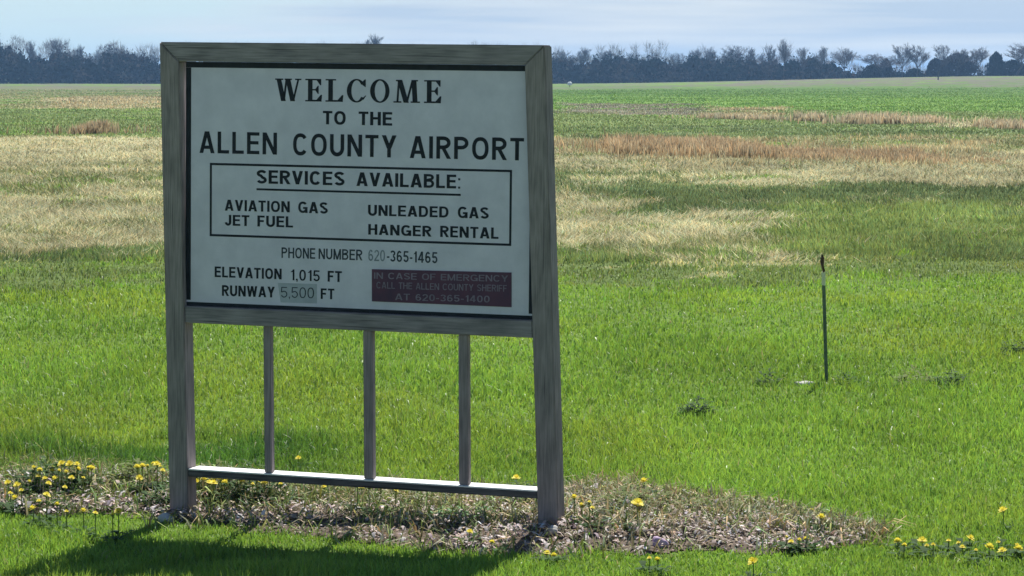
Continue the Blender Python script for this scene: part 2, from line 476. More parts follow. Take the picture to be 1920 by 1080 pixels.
# longer, darker growth along the back of the bed at the left
dk = boxp(px, py, -400, 620, 820, 905, 120, 30) * sstep(0.30, 0.55, fbm(X * 1.7, Y * 1.7, 15, 3))
h *= 1 + 0.9 * dk
h *= np.where(cat == LUSH, 1, 0.85)
h *= 1 + 0.35 * boxp(px, py, -600, 560, 1005, 1400, 120, 12) * sstep(0.35, 0.6, clump)
nb = np.clip(-bed_mask(X, Y) / 60, 0, 1)                       # clipped short beside the bed
h *= np.where(py > 960, 0.55 + 0.45 * nb, 1)
col = PAL[cat] * (0.66 + 0.74 * fbm(X * 0.9, Y * 0.30, 33, 5))[:, None] * (0.90 + 0.22 * clump)[:, None]
col = col * (1 - dk[:, None] * np.array([0.60, 0.45, 0.35]))
yel = sstep(0.50, 0.72, fbm(X * 0.55, Y * 0.3, 52, 3))
col[:, 0] *= 1 + 0.22 * yel; col[:, 1] *= 1 + 0.05 * yel
col = jitter(col, n, 0.16, 0.06)
deadb = rng.random(n) < 0.010
col[deadb] = (0.36, 0.33, 0.18)
wd = np.maximum(0.005, Y * 0.00036) * rng.uniform(0.6, 1.5, n)
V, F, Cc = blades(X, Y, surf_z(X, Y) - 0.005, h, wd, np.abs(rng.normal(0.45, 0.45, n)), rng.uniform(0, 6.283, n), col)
tag(link('lawn_grass', tri_mesh('lawn_grass', V, F, Cc), M['grass']), 'short bright green lawn grass around the sign and its bed', 'grass', kind='stuff')

# the open field beyond, mottled straw and green
n = 580000
py = Y_HOR + np.exp(rng.uniform(math.log(26), math.log(350), n)) * 1.0
half = n // 2
py[half:] = rng.uniform(168, 490, n - half)
px = rng.uniform(-500, 2420, n)
X, Y = ground_pt(px, py)
cat, _, _ = zones(X, Y, rng.random(n))
hh = np.array([0.07, 0.08, 0.08, 0.07, 0.08, 0.085, 0.2, 0.14, 0.08, 0.08])[cat]
flip = rng.random(n)
cat = np.where((cat == STRAW) & (flip < 0.13), OLIVE, cat)
cat = np.where((cat == OLIVE) & (flip > 0.80), STRAW, cat)
cat = np.where((cat == MIDG) & (flip > 0.90), OLIVE, cat)
swirl = fbm(X * 0.5, Y * 0.28, 71, 4)
h = hh * rng.uniform(0.5, 1.3, n) * (0.6 + 0.9 * swirl)
streak = fbm(X * 0.33, Y * 0.12, 37, 4) * 0.55 + fbm(X * 1.5 + swirl * 5, Y * 0.5 + swirl * 3, 38, 4) * 0.45
col = jitter(PAL[cat] * (0.20 + 1.6 * streak)[:, None], n, 0.24, 0.08)
wd = np.maximum(0.008, Y * 0.00042) * rng.uniform(0.7, 1.4, n)
ang = swirl * 16 + rng.normal(0, 1.2, n)
lean = np.where(cat == STRAW, 2.2, 0.6) * rng.uniform(0.1, 1.4, n)
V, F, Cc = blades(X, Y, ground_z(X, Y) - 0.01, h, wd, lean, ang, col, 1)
tag(link('field_grass', tri_mesh('field_grass', V, F, Cc), M['dry']), 'mottled straw and green pasture grass of the open field behind the sign', 'grass', kind='stuff')

# stands of tall dry bluestem
def stand(rects, name, label, base_col, seed):
    Vs, Fs, Cs = [], [], []; off = 0
    for (x0, y0, x1, y1, dep, hpx, cnt) in rects:             # base line from (x0,y0) to (x1,y1) and its depth in metres
        t = rng.random(cnt); pxx = x0 + (x1 - x0) * t; pyy = y0 + (y1 - y0) * t
        X, Y = ground_pt(pxx, pyy)
        t2 = rng.random(cnt) - 0.5; X = X + np.where(rng.random(cnt) < 0.12, rng.normal(0, 1.2, cnt), 0)
        Y = Y + dep * (0.5 + t2 + np.where(rng.random(cnt) < 0.12, rng.normal(0, 0.35, cnt), 0))
        Y += (fbm(X * 0.35, X * 0 + seed, seed) - 0.5) * dep * 0.8
        e = np.minimum(t, 1 - t)
        k = sstep(-0.015, 0.06, e) * (0.55 + 0.8 * fbm(X * 0.6, Y * 0.4, seed + 3, 3))
        h = hpx / F_PX * Y * k * rng.uniform(0.35, 1.05, cnt) * (0.6 + 0.75 * fbm(X * 1.6, Y * 1.2, seed + 5, 3))
        c = np.array(base_col) * (0.65 + 0.7 * fbm(X * 0.4, Y * 0.5, seed + 9, 3))[:, None]
        c = jitter(c, cnt, 0.2, 0.06)
        V, F, Cc = blades(X, Y, ground_z(X, Y) - 0.02, h, Y * 0.00045 * rng.uniform(0.6, 1.3, cnt), np.abs(rng.normal(0.22, 0.22, cnt)), rng.uniform(0, 6.28, cnt), c, 2, 1.2, 0.5)  # blade bases darkened, painting the shade at the foot of the stand
        Vs.append(V); Fs.append(F + off); Cs.append(Cc); off += len(V)
    tag(link(name, tri_mesh(name, np.concatenate(Vs), np.concatenate(Fs), np.concatenate(Cs)), M['dry']), label, 'dry grass', kind='stuff')
stand([(1136, 290, 1480, 296, 9, 29, 13000), (1470, 298, 1795, 309, 6, 21, 10000), (1800, 306, 1905, 309, 3, 10, 1600)],
      'tall_dry_grass', 'long strip of tall rust orange dry grass right of the sign', (0.47, 0.35, 0.205), 101)
stand([(1592, 231, 1700, 233, 5, 23, 3200), (1690, 233, 1778, 230, 4, 15, 1800), (1500, 226, 1552, 227, 4, 18, 1200), (1310, 220, 1476, 224, 4, 12, 2200), (1862, 242, 2100, 245, 5, 22, 3600)],
      'tall_dry_grass', 'broken row of tan dry grass stands in the far green strip', (0.55, 0.45, 0.29), 131)
stand([(135, 251, 185, 251, 4, 24, 1600)],
      'tall_dry_grass', 'small lone tuft of rusty dry grass left of the sign', (0.42, 0.32, 0.19), 151)

# ------------------------------------------------------------------ litter on the bed
n = 100000
X = rng.uniform(-4.0, 2.4, n); Y = rng.uniform(11.8, 16.2, n)
b = bed_mask(X, Y)
dens = 0.28 + 0.72 * sstep(0.36, 0.60, fbm(X * 2.2, Y * 3.0, 8, 4))
ok = (b > 1) & (rng.random(n) < dens)
X, Y, b = X[ok], Y[ok], b[ok]; n = len(X)
sz = rng.uniform(0.004, 0.015, n) * (0.7 + 0.6 * fbm(X * 4, Y * 4, 88, 2))
# curled chips: a bent strip of two quads each
th = rng.uniform(0, 6.283, n); tilt = rng.uniform(-0.9, 0.9, n); curl = rng.uniform(0.1, 0.8, n)
ux, uy = np.cos(th), np.sin(th)
asp = rng.uniform(0.2, 0.75, n)
zb = surf_z(X, Y) + 0.004 + rng.random(n) ** 2 * 0.045
P = []
for s, l in ((-1, -1), (1, -1), (-1, 0), (1, 0), (-1, 1), (1, 1)):
    ex = ux * l * sz - uy * s * sz * asp; ey = uy * l * sz + ux * s * sz * asp
    P.append(np.stack([X + ex, Y + ey, zb + l * np.sin(tilt) * sz + (l == 0) * curl * sz * 0.8], -1))
V = np.stack(P, 1).reshape(-1, 3)
T = np.array([(0, 1, 3), (0, 3, 2), (2, 3, 5), (2, 5, 4)])
F = (np.arange(n)[:, None, None] * 6 + T[None]).reshape(-1, 3)
pal = np.array([(0.48, 0.39, 0.37), (0.58, 0.49, 0.46), (0.42, 0.36, 0.26), (0.30, 0.24, 0.19), (0.70, 0.63, 0.60), (0.42, 0.33, 0.36), (0.17, 0.13, 0.11)])
c = jitter(pal[rng.choice(7, n, p=[.24, .24, .16, .10, .12, .10, .04])], n, 0.2, 0.05)
tag(link('leaf_litter', tri_mesh('leaf_litter', V, F, np.repeat(c, 6, 0)), M['litter']), 'pinkish brown bark chips and curled dead leaves covering the bed', 'mulch', kind='stuff')

# dry stems and sprouting cover along the back half of the bed
n = 80000
X = rng.uniform(-4.0, 2.3, n); Y = rng.uniform(12.2, 16.2, n)
px, py = to_px(X, Y)
fr = (py - np.interp(px, bx, by)) / np.maximum(np.interp(px, fx, fy) - np.interp(px, bx, by), 1)
pr = (1 - 0.85 * sstep(0.4, 0.9, fr)) * sstep(0.32, 0.58, fbm(X * 1.8, Y * 2.4, 21, 3) + 0.14) + 0.05
ok = (bed_mask(X, Y) > -10) & (rng.random(n) < pr)
X, Y = X[ok], Y[ok]; n = len(X); px = px[ok]
dryp = 0.30 + 0.35 * sstep(500, 1300, px)
c = np.where((rng.random(n) < dryp)[:, None], np.array([0.44, 0.38, 0.23]), np.array([0.22, 0.28, 0.08]))
V, F, Cc = blades(X, Y, surf_z(X, Y), rng.uniform(0.02, 0.115, n), rng.uniform(0.004, 0.012, n), np.abs(rng.normal(1.1, 0.7, n)), rng.uniform(0, 6.28, n), jitter(c, n, 0.25, 0.1))
tag(link('bed_undergrowth', tri_mesh('bed_undergrowth', V, F, Cc), M['litter']), 'low tangle of dry stems and sprouts along the back of the bed', 'undergrowth', kind='stuff')

# ------------------------------------------------------------------ welcome sign
W_ = 1.88
root = empty('welcome_sign', (-0.7658, 13.1605, 0.0), (0, 0.011474, -0.340339))
tag(root, 'large wooden-framed white airport welcome sign with black lettering, standing in the mulched bed', 'sign')
def S(u, v, d=0.0): return Vector((u - W_ / 2, d, v + 2.2))        # u right, v down from the top, d behind the front

def hexa(name, q, d0, d1, m, parent, bev=0.004):
    bm = bmesh.new()
    a = [bm.verts.new(S(u, v, d0)) for u, v in q]; b_ = [bm.verts.new(S(u, v, d1)) for u, v in q]
    bm.faces.new(a[::-1]); bm.faces.new(b_)
    for i in range(4): bm.faces.new((a[i], a[(i + 1) % 4], b_[(i + 1) % 4], b_[i]))
    bmesh.ops.recalc_face_normals(bm, faces=bm.faces)
    if bev: bmesh.ops.bevel(bm, geom=list(bm.edges), offset=bev, segments=2, affect='EDGES')
    return link(name, bm_mesh(name, bm), m, parent)

PW, PD = 0.096, 0.096
lsl, rsl = -0.0259, -0.0424
lo = lambda v: lsl * v; li = lambda v: lsl * v + PW
ro = lambda v: W_ + rsl * v; ri = lambda v: W_ + rsl * v - PW
VB = -2.34
hexa('post', [(0, -0.0015), (li(-0.0885), -0.0905), (li(VB), VB), (lo(VB), VB)], 0, PD, M['wood_v'], root)
hexa('post', [(ri(-0.0885), -0.0905), (W_, -0.0015), (ro(VB), VB), (ri(VB), VB)], 0, PD, M['wood_v'], root)
hexa('top_beam', [(0.002, 0), (W_ - 0.002, 0), (ri(-0.088) + 0.001, -0.088), (li(-0.088) - 0.001, -0.088)], 0.001, PD - 0.001, M['wood_h'], root)
hexa('middle_rail', [(li(-1.22) + 0.001, -1.2195), (ri(-1.22) - 0.001, -1.2195), (ri(-1.297) - 0.001, -1.297), (li(-1.297) + 0.001, -1.297)], 0.006, PD - 0.004, M['wood_h'], root)
for u0, wd in ((0.521, 0.036), (1.0165, 0.046), (1.4785, 0.046)):
    hexa('baluster', [(u0, -1.2985), (u0 + wd, -1.2985), (u0 + wd + 0.010, -1.976), (u0 + 0.010, -1.976)], 0.020, 0.056, M['wood_v'], root, 0.003)
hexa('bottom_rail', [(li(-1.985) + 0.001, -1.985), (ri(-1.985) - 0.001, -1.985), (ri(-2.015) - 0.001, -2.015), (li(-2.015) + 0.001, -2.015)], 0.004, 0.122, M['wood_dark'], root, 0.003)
hexa('rail_sun_strip', [(li(-1.98) + 0.002, -1.978), (ri(-1.98) - 0.002, -1.978), (ri(-1.98) - 0.002, -1.9845), (li(-1.98) + 0.002, -1.9845)], 0.006, 0.120, M['cap'], root, 0.0015)  # added strip on the bottom rail, its sunlit top put into the colour

# panel set back in the frame
PU0, PU1, PV0, PV1 = 0.1215, 1.836, -0.0895, -1.2185
DF = 0.030
panel = hexa('panel', [(PU0, PV0), (PU1, PV0), (PU1, PV1), (PU0, PV1)], DF, DF + 0.016, M['panel'], root, 0.001)
def flat(name, polys, m, parent, d=DF, step=0.0):
    """flat painted shapes just in front of depth d; each polygon a hair above the one before"""
    bm = bmesh.new()
    for k, poly in enumerate(polys):
        dd = d - step * k
        vs = [bm.verts.new(S(u, v, dd)) for u, v in poly]
        if len(poly) > 4:
            for tri in tessellate_polygon([[Vector((u, v, 0)) for u, v in poly]]):
                try: bm.faces.new([vs[i] for i in tri])
                except ValueError: pass
        else: bm.faces.new(vs)
    me = bpy.data.meshes.new(name); bm.to_mesh(me); bm.free()
    return link(name, me, m, parent)
def frame_rects(u0, v0, u1, v1, t):
    return [[(u0, v0), (u1, v0), (u1, v0 - t), (u0, v0 - t)], [(u0, v1 + t), (u1, v1 + t), (u1, v1), (u0, v1)],
            [(u0, v0 - t), (u0 + t, v0 - t), (u0 + t, v1 + t), (u0, v1 + t)], [(u1 - t, v0 - t), (u1, v0 - t), (u1, v1 + t), (u1 - t, v1 + t)]]
flat('border', frame_rects(PU0 + 0.0005, PV0 - 0.0005, PU1 - 0.0005, PV1 + 0.0005, 0.0265)[2:] + [
     [(PU0 + .0005, PV0 - .0005), (PU1 - .0005, PV0 - .0005), (PU1 - .0005, PV0 - 0.0265), (PU0 + .0005, PV0 - 0.0265)],
     [(PU0 + .0005, PV1 + .018), (PU1 - .0005, PV1 + .018), (PU1 - .0005, PV1 + .0005), (PU0 + .0005, PV1 + .0005)]], M['ink'], panel, DF - 0.0005, 0.0001)
flat('ruled_box', frame_rects(0.2445, -0.5535, 1.7235, -0.8925, 0.0105), M['ink'], panel, DF - 0.0005)
flat('underline', [[(0.4805, -0.665), (1.481, -0.666), (1.481, -0.6755), (0.4805, -0.6745)]], M['ink'], panel, DF - 0.0005)

# --- lettering drawn stroke by stroke
def ribbon(pts, t, closed=False):
    P = []
    for x, y in pts:
        if not P or (Vector((x, y)) - P[-1]).length > 1e-3: P.append(Vector((x, y)))
    n = len(P); A, B = [], []
    for i in range(n):
        a = P[i - 1] if (i > 0 or closed) else None
        c = P[(i + 1) % n] if (i < n - 1 or closed) else None
        d1 = (P[i] - a).normalized() if a is not None else (c - P[i]).normalized()
        d2 = (c - P[i]).normalized() if c is not None else d1
        n1 = Vector((-d1.y, d1.x)); n2 = Vector((-d2.y, d2.x)); m = (n1 + n2)
        if m.length < 1e-4: m = n1.copy()
        m.normalize(); k = 1 / max(m.dot(n1), 0.5)
        A.append(P[i] + m * t / 2 * k); B.append(P[i] - m * t / 2 * k)
    r = range(n if closed else n - 1)
    return [[tuple(A[i]), tuple(A[(i + 1) % n]), tuple(B[(i + 1) % n]), tuple(B[i])] for i in r]
def arc(cx, cy, rx, ry, a0, a1, n=10, p=1.0):
    o = []
    for i in range(n + 1):
        a = R(a0 + (a1 - a0) * i / n); c, s = math.cos(a), math.sin(a)
        o.append((cx + rx * math.copysign(abs(c) ** p, c), cy + ry * math.copysign(abs(s) ** p, s)))
    return o
def rect(x0, x1, y0, y1): return [[(x0, y0), (x1, y0), (x1, y1), (x0, y1)]]
def diag(x0, y0, x1, y1, hw): return [[(x0 - hw / 2, y0), (x0 + hw / 2, y0), (x1 + hw / 2, y1), (x1 - hw / 2, y1)]]

def glyph(ch, t):
    h = t * 0.86; a = t / 2; b = h / 2
    V = lambda x, y0=0, y1=1: rect(x - a, x + a, y0, y1)
    Hh = lambda y, x0, x1: rect(x0, x1, y - b, y + b)
    def O(w): return ribbon(arc(w / 2, .5, w / 2 - a, .5 - b, 0, 360, 28, .86)[:-1], t * .95, True)
    if ch == 'A':
        w = .76; d = t * 1.06; return w, diag(d / 2, 0, w / 2 - .02, 1, d) + diag(w - d / 2, 0, w / 2 + .02, 1, d) + Hh(.27, .16, w - .16)
    if ch == 'B':
        w = .70; return w, V(a) + ribbon([(a, 1 - b), (w * .55, 1 - b)] + arc(w * .55, .76, w * .45 - a * 1.2, .24 - b, 90, -90, 8) + [(a, .52)], h) + ribbon([(a, .52), (w * .55, .52)] + arc(w * .55, .26 + b / 2, w * .45 - a, .26 - b / 2, 90, -90, 8) + [(a, b)], h)
    if ch == 'C':
        w = .74; return w, ribbon(arc(w / 2, .5, w / 2 - a, .5 - b, 38, 322, 22, .86), t * .95)
    if ch == 'D':
        w = .72; return w, V(a) + ribbon([(a, 1 - b), (w * .45, 1 - b)] + arc(w * .45, .5, w * .55 - a, .5 - b, 90, -90, 14, .86) + [(a, b)], t * .93)
    if ch == 'E': w = .62; return w, V(a) + Hh(1 - b, a, w) + Hh(.52, a, w * .93) + Hh(b, a, w)
    if ch == 'F': w = .58; return w, V(a) + Hh(1 - b, a, w) + Hh(.50, a, w * .88)
    if ch == 'G':
        w = .78; return w, ribbon(arc(w / 2, .5, w / 2 - a, .5 - b, 40, 335, 22, .86), t * .95) + Hh(.44, w * .52, w) + V(w - a, .0, .44)
    if ch == 'H': w = .70; return w, V(a) + V(w - a) + Hh(.52, a, w - a)
    if ch == 'I': w = t; return w, V(a)
    if ch == 'J':
        w = .54; return w, ribbon([(w - a, 1), (w - a, .32)] + arc(w / 2, .32, w / 2 - a, .32 - b, 0, -175, 10), t)
    if ch == 'L': w = .58; return w, V(a) + Hh(b, a, w)
    if ch == 'M': w = .84; d = t * 1.02; return w, V(a) + V(w - a) + diag(d / 2, 1, w / 2, 0, d) + diag(w - d / 2, 1, w / 2, 0, d)
    if ch == 'N': w = .72; d = t * 1.1; return w, V(a) + V(w - a) + diag(d / 2, 1, w - d / 2, 0, d)
    if ch == 'O': return .78, O(.78)
    if ch in 'PR':
        w = .68; g_ = V(a) + ribbon([(a, 1 - b), (w * .5, 1 - b)] + arc(w * .5, .72, w * .5 - a, .28 - b, 90, -90, 9) + [(a, .44 + b)], t * .93)
        if ch == 'R': g_ += diag(w * .50, .46, w - t * .45, 0, t * 1.08)
        return w, g_
    if ch in 'S':
        w = .68; return w, ribbon(arc(w / 2, .745, w / 2 - a, .255 - b, 18, 255, 14) + arc(w / 2, .265, w / 2 - a, .265 - b, 75, -162, 14), t * .93)
    if ch == 'T': w = .64; return w, V(w / 2) + Hh(1 - b, 0, w)
    if ch == 'U': w = .70; return w, ribbon([(a, 1), (a, .36)] + arc(w / 2, .36, w / 2 - a, .36 - b, 180, 360, 12) + [(w - a, 1)], t)
    if ch == 'V': w = .72; d = t * 1.06; return w, diag(d / 2, 1, w / 2, 0, d) + diag(w - d / 2, 1, w / 2, 0, d)
    if ch == 'W':
        w = 1.0; d = t * 1.0; q = w * .27; return w, diag(d / 2, 1, q, 0, d) + diag(w / 2, 1, q, 0, d) + diag(w / 2, 1, w - q, 0, d) + diag(w - d / 2, 1, w - q, 0, d)
    if ch == 'Y': w = .72; d = t * 1.15; return w, V(w / 2, 0, .45) + diag(d / 2, 1, w / 2, .40, d) + diag(w - d / 2, 1, w / 2, .40, d)
    if ch == '0': return .58, O(.58)
    if ch == '1': w = .36; return w, V(w - a) + diag(a * 1.1, .74, w - a, .93, t * .95)
    if ch == '2': w = .58; return w, ribbon(arc(w / 2, .70, w / 2 - a, .30 - b, 170, -35, 12) + [(a * 1.2, b * 1.6)], t * .93) + Hh(b, 0, w)
    if ch == '3': w = .58; return w, ribbon(arc(w / 2, .75, w / 2 - a * 1.1, .25 - b, 160, -85, 11), t * .9) + ribbon(arc(w / 2, .27, w / 2 - a, .27 - b, 85, -165, 12), t * .9)
    if ch == '4': w = .62; return w, V(w * .70) + Hh(.27, 0, w) + diag(a, .27, w * .66, 1, t * 1.0)
    if ch == '5': w = .58; return w, Hh(1 - b, a, w * .94) + diag(a * 1.1, .48, a * 1.7, 1, t * .9) + ribbon(arc(w / 2, .32, w / 2 - a, .32 - b, 140, -160, 13), t * .93)
    if ch == '6': w = .58; return w, ribbon(arc(w / 2, .31, w / 2 - a, .31 - b, 0, 360, 18)[:-1], t * .92, True) + ribbon(arc(w / 2, .5, w / 2 - a, .5 - b, 45, 190, 10), t * .92)
    if ch == '-': w = .30; return w, Hh(.38, 0, w)
    if ch == ',': w = t; return w, rect(0, t, 0, t) + diag(t * .55, -.14, t * .72, 0, t * .5)
    if ch == '.': return t, rect(0, t, 0, t)
    if ch == ':': return t, rect(0, t, 0, t * 1.05) + rect(0, t, .62, .62 + t * 1.05)
    return .34, []

def serif(ch):
    s = .062                                                     # serif thickness
    def stem(x, w_, ov=.10): return rect(x - w_ / 2, x + w_ / 2, s, 1 - s)
    if ch == 'W':
        w = 1.16; q = .33; k = .21
        return w, diag(.16, 1, q + .04, 0, k) + diag(.50, .96, q + .06, 0, .09) + diag(.56, 1, .78, 0, k) + diag(1.03, 1, .80, 0, .085) + rect(0, .36, 1 - s, 1) + rect(.42, .74, 1 - s, 1) + rect(.88, 1.16, 1 - s, 1)
    if ch in 'EL':
        w = .72 if ch == 'E' else .76; g_ = stem(.22, .20) + rect(0, .44, 0, s)
        g_ += rect(.30, w, 0, s * 1.25) + [[(w - .24, s), (w, s), (w + .02, .30), (w - .04, .30)]]
        if ch == 'E':
            g_ += rect(0, w - .02, 1 - s, 1) + [[(w - .22, 1 - s), (w - .06, .72), (w - .02, .72), (w - .02, 1 - s)]]
            g_ += rect(.30, w - .20, .49, .55) + [[(w - .30, .52), (w - .17, .34), (w - .13, .34), (w - .13, .70), (w - .17, .70)]]
        else: g_ += rect(0, .46, 1 - s, 1)
        return w, g_
    if ch in 'CO':
        w = .84; n = 40; g_ = []
        def pt(i):
            a = 2 * math.pi * i / n; c_, s_ = math.cos(a), math.sin(a)
            return (w / 2 + w / 2 * c_, .5 + .52 * s_), (w / 2 + .01 + (w / 2 - .19) * c_, .5 + .455 * s_)
        for i in range(n):
            if ch == 'C' and (i < 4 or i >= n - 4): continue
            o0, i0 = pt(i); o1, i1 = pt(i + 1); g_.append([o0, o1, i1, i0])
        if ch == 'C': g_ += [[(.62, .80), (.80, .66), (.82, .66), (.82, 1.0), (.78, 1.0), (.70, .93)], [(.66, .16), (.82, .30), (.84, .28), (.72, .10)]]
        return w, g_
    if ch == 'M':
        w = 1.14
        return w, diag(.17, 0, .23, 1, .085) + diag(.26, 1, .55, .0, .22) + diag(.57, 0, .82, 1, .09) + diag(.93, 0, .87, 1, .21) + rect(0, .34, 0, s) + rect(.74, w, 0, s) + rect(.10, .36, 1 - s, 1) + rect(.78, 1.05, 1 - s, 1)

WT = {'med': .178, 'bold': .205, 'semi': .155, 'cond': .17, 'faded': .15, 'thin': .10, 'note': .15}
GAP = {'med': .16, 'bold': .115, 'semi': .13, 'cond': .12, 'faded': .12, 'thin': .13, 'note': .12, 'serif': .17}
TEXT = [
 ('WELCOME', [('WELCOME','serif',0.5716,-0.2642,1.3821,-0.2628,0.1026)]),
 ('TO THE', [('TO','bold',0.809,-0.3665,0.9218,-0.367,0.0611),('THE','bold',0.9845,-0.3666,1.1481,-0.3672,0.0608)]),
 ('AIRPORT', [('ALLEN','med',0.1915,-0.5092,0.5822,-0.5091,0.1003),('COUNTY','med',0.6619,-0.5099,1.17,-0.5103,0.0998),('AIRPORT','med',1.2345,-0.5109,1.7784,-0.5107,0.0995)]),
 ('SERVICES', [('SERVICES','bold',0.4805,-0.6428,0.9185,-0.6425,0.0617),('AVAILABLE','bold',0.9761,-0.6424,1.4588,-0.6427,0.0618)]),
 ('COLON', [(':','faded',1.468,-0.6429,1.4783,-0.643,0.060)]),
 ('AVGAS', [('AVIATION','bold',0.321,-0.7722,0.6474,-0.7717,0.0507),('GAS','bold',0.6891,-0.7718,0.8366,-0.7724,0.0511)]),
 ('JET', [('JET','bold',0.3212,-0.8409,0.4457,-0.8403,0.0497),('FUEL','bold',0.4857,-0.8406,0.6643,-0.8406,0.0505)]),
 ('UNLEADED', [('UNLEADED','bold',1.0337,-0.7755,1.4238,-0.7739,0.049),('GAS','bold',1.4677,-0.7741,1.6159,-0.7738,0.0505)]),
 ('HANGER', [('HANGER','bold',1.0354,-0.8616,1.3419,-0.8621,0.0479),('RENTAL','bold',1.3842,-0.862,1.6626,-0.8625,0.0502)]),
 ('PHONE', [('PHONE','cond',0.6073,-0.9815,0.7754,-0.9804,0.0484),('NUMBER','cond',0.7918,-0.9804,1.0073,-0.9799,0.0483)]),
 ('620', [('620','faded',1.0368,-0.9807,1.1184,-0.9804,0.0508)]),
 ('NUM', [('-','cond',1.1275,-0.9801,1.1399,-0.98,0.0503),('365','cond',1.1428,-0.9804,1.2335,-0.981,0.0502),('-','cond',1.2389,-0.981,1.2512,-0.9809,0.0503),('1465','cond',1.2559,-0.9807,1.3725,-0.9812,0.0502)]),
 ('ELEV', [('ELEVATION','bold',0.2706,-1.0811,0.6086,-1.0804,0.0493),('1,015','semi',0.6518,-1.0821,0.7988,-1.0828,0.0499),('FT','bold',0.8373,-1.0822,0.9079,-1.0822,0.0494)]),
 ('RUN', [('RUNWAY','bold',0.3078,-1.1668,0.5748,-1.1651,0.0496),('FT','bold',0.8035,-1.1627,0.8713,-1.1622,0.0484)]),
]
NOTE = [('IN CASE OF EMERGENCY','note',1.0667,-1.0608,1.7112,-1.0523,0.0285), ('CALL THE ALLEN COUNTY SHERIFF','note',1.0787,-1.1041,1.7059,-1.0968,0.0295), ('AT 620-365-1400','note',1.1702,-1.154,1.6253,-1.1478,0.0296)]
def run_polys(s, wt, u0, v0, u1, v1, hh):
    x = 0; G_ = []
    for i, ch in enumerate(s):
        w, g_ = (serif(ch) if wt == 'serif' else glyph(ch, WT[wt]))
        G_ += [[(px + x, py) for px, py in poly] for poly in g_]
        x += w + (GAP[wt] if i < len(s) - 1 else 0)
    k = (u1 - u0) / x
    return [[(u0 + px * k, v0 + (v1 - v0) * px / x + py * hh) for px, py in poly] for poly in G_]
for key, runs in TEXT:
    m = M['ink_faded'] if key == '620' else M['ink_soft'] if key in ('PHONE', 'NUM', 'COLON') else M['ink']
    for run in runs:
        lt = flat('lettering', run_polys(*run), m, panel, DF - 0.0006, 0.000004)
        if key == '620': lt['label'] = 'faded grey digits of the phone number'
patch = flat('sticker', [[(0.5892, -1.0971), (0.7846, -1.0951), (0.7851, -1.1842), (0.6043, -1.1861)]], M['patch'], panel, DF - 0.0006)
patch['label'] = 'grey sticker under the runway length'
flat('lettering', run_polys('5,500', 'thin', 0.6052, -1.1635, 0.7707, -1.1615, 0.049), M['ink_soft'], panel, DF - 0.0012, 0.000004)
notice = hexa('emergency_notice', [(1.0554, -1.0181), (1.7264, -1.0105), (1.7282, -1.1655), (1.0565, -1.1643)], DF - 0.003, DF - 0.0003, M['maroon'], root, 0)
notice['label'] = 'faded maroon emergency notice with pale letters'
for run in NOTE: flat('lettering', run_polys(*run), M['notice_ink'], notice, DF - 0.0036, 0.000004)

# ------------------------------------------------------------------ metal stake in the lawn
def tube(bm, p0, p1, r0, r1, seg=8):
    p0, p1 = Vector(p0), Vector(p1); q = (p1 - p0).to_track_quat('Z', 'Y')
    a, b_ = [], []
    for i in range(seg):
        an = 2 * math.pi * i / seg; d = q @ Vector((math.cos(an), math.sin(an), 0))
        a.append(bm.verts.new(p0 + d * r0)); b_.append(bm.verts.new(p1 + d * r1))
    for i in range(seg): bm.faces.new((a[i], a[(i + 1) % seg], b_[(i + 1) % seg], b_[i]))
    bm.faces.new(a[::-1]); bm.faces.new(b_)
def box(bm, c, s, rz=0):
    m = Matrix.Translation(c) @ Matrix.Rotation(rz, 4, 'Z') @ Matrix.Diagonal((*s, 1))
    return bmesh.ops.create_cube(bm, size=1, matrix=m)['verts']
sx_, sy_ = ground_pt(1553, 721)
stake = empty('metal_stake', (sx_, sy_, float(ground_z(sx_, sy_))), (0, R(-2.3), R(20)))
tag(stake, 'thin dark green stake with pale band and rusty tip in the lawn', 'stake')
bm = bmesh.new()
box(bm, (0, 0, 0.28), (0.021, 0.006, 0.76)); box(bm, (0, 0.013, 0.28), (0.006, 0.020, 0.76))
for k in range(8): box(bm, (0, -0.006, 0.06 + 0.075 * k), (0.012, 0.007, 0.018))
link('shaft', bm_mesh('stake_shaft', bm), M['post_green'], stake)
bm = bmesh.new()
box(bm, (0, 0, 0.706), (0.023, 0.007, 0.085)); box(bm, (0, 0.0145, 0.706), (0.007, 0.022, 0.090))
link('painted_band', bm_mesh('stake_band', bm), M['post_pale'], stake)
bm = bmesh.new()
tube(bm, (0.004, 0, 0.752), (-0.008, 0, 0.80), 0.010, 0.009); tube(bm, (-0.008, 0, 0.80), (-0.006, 0, 0.85), 0.013, 0.014)
tube(bm, (-0.006, 0, 0.85), (-0.002, 0, 0.868), 0.009, 0.006)
link('rusty_tip', bm_mesh('stake_tip', bm), M['rust'], stake)

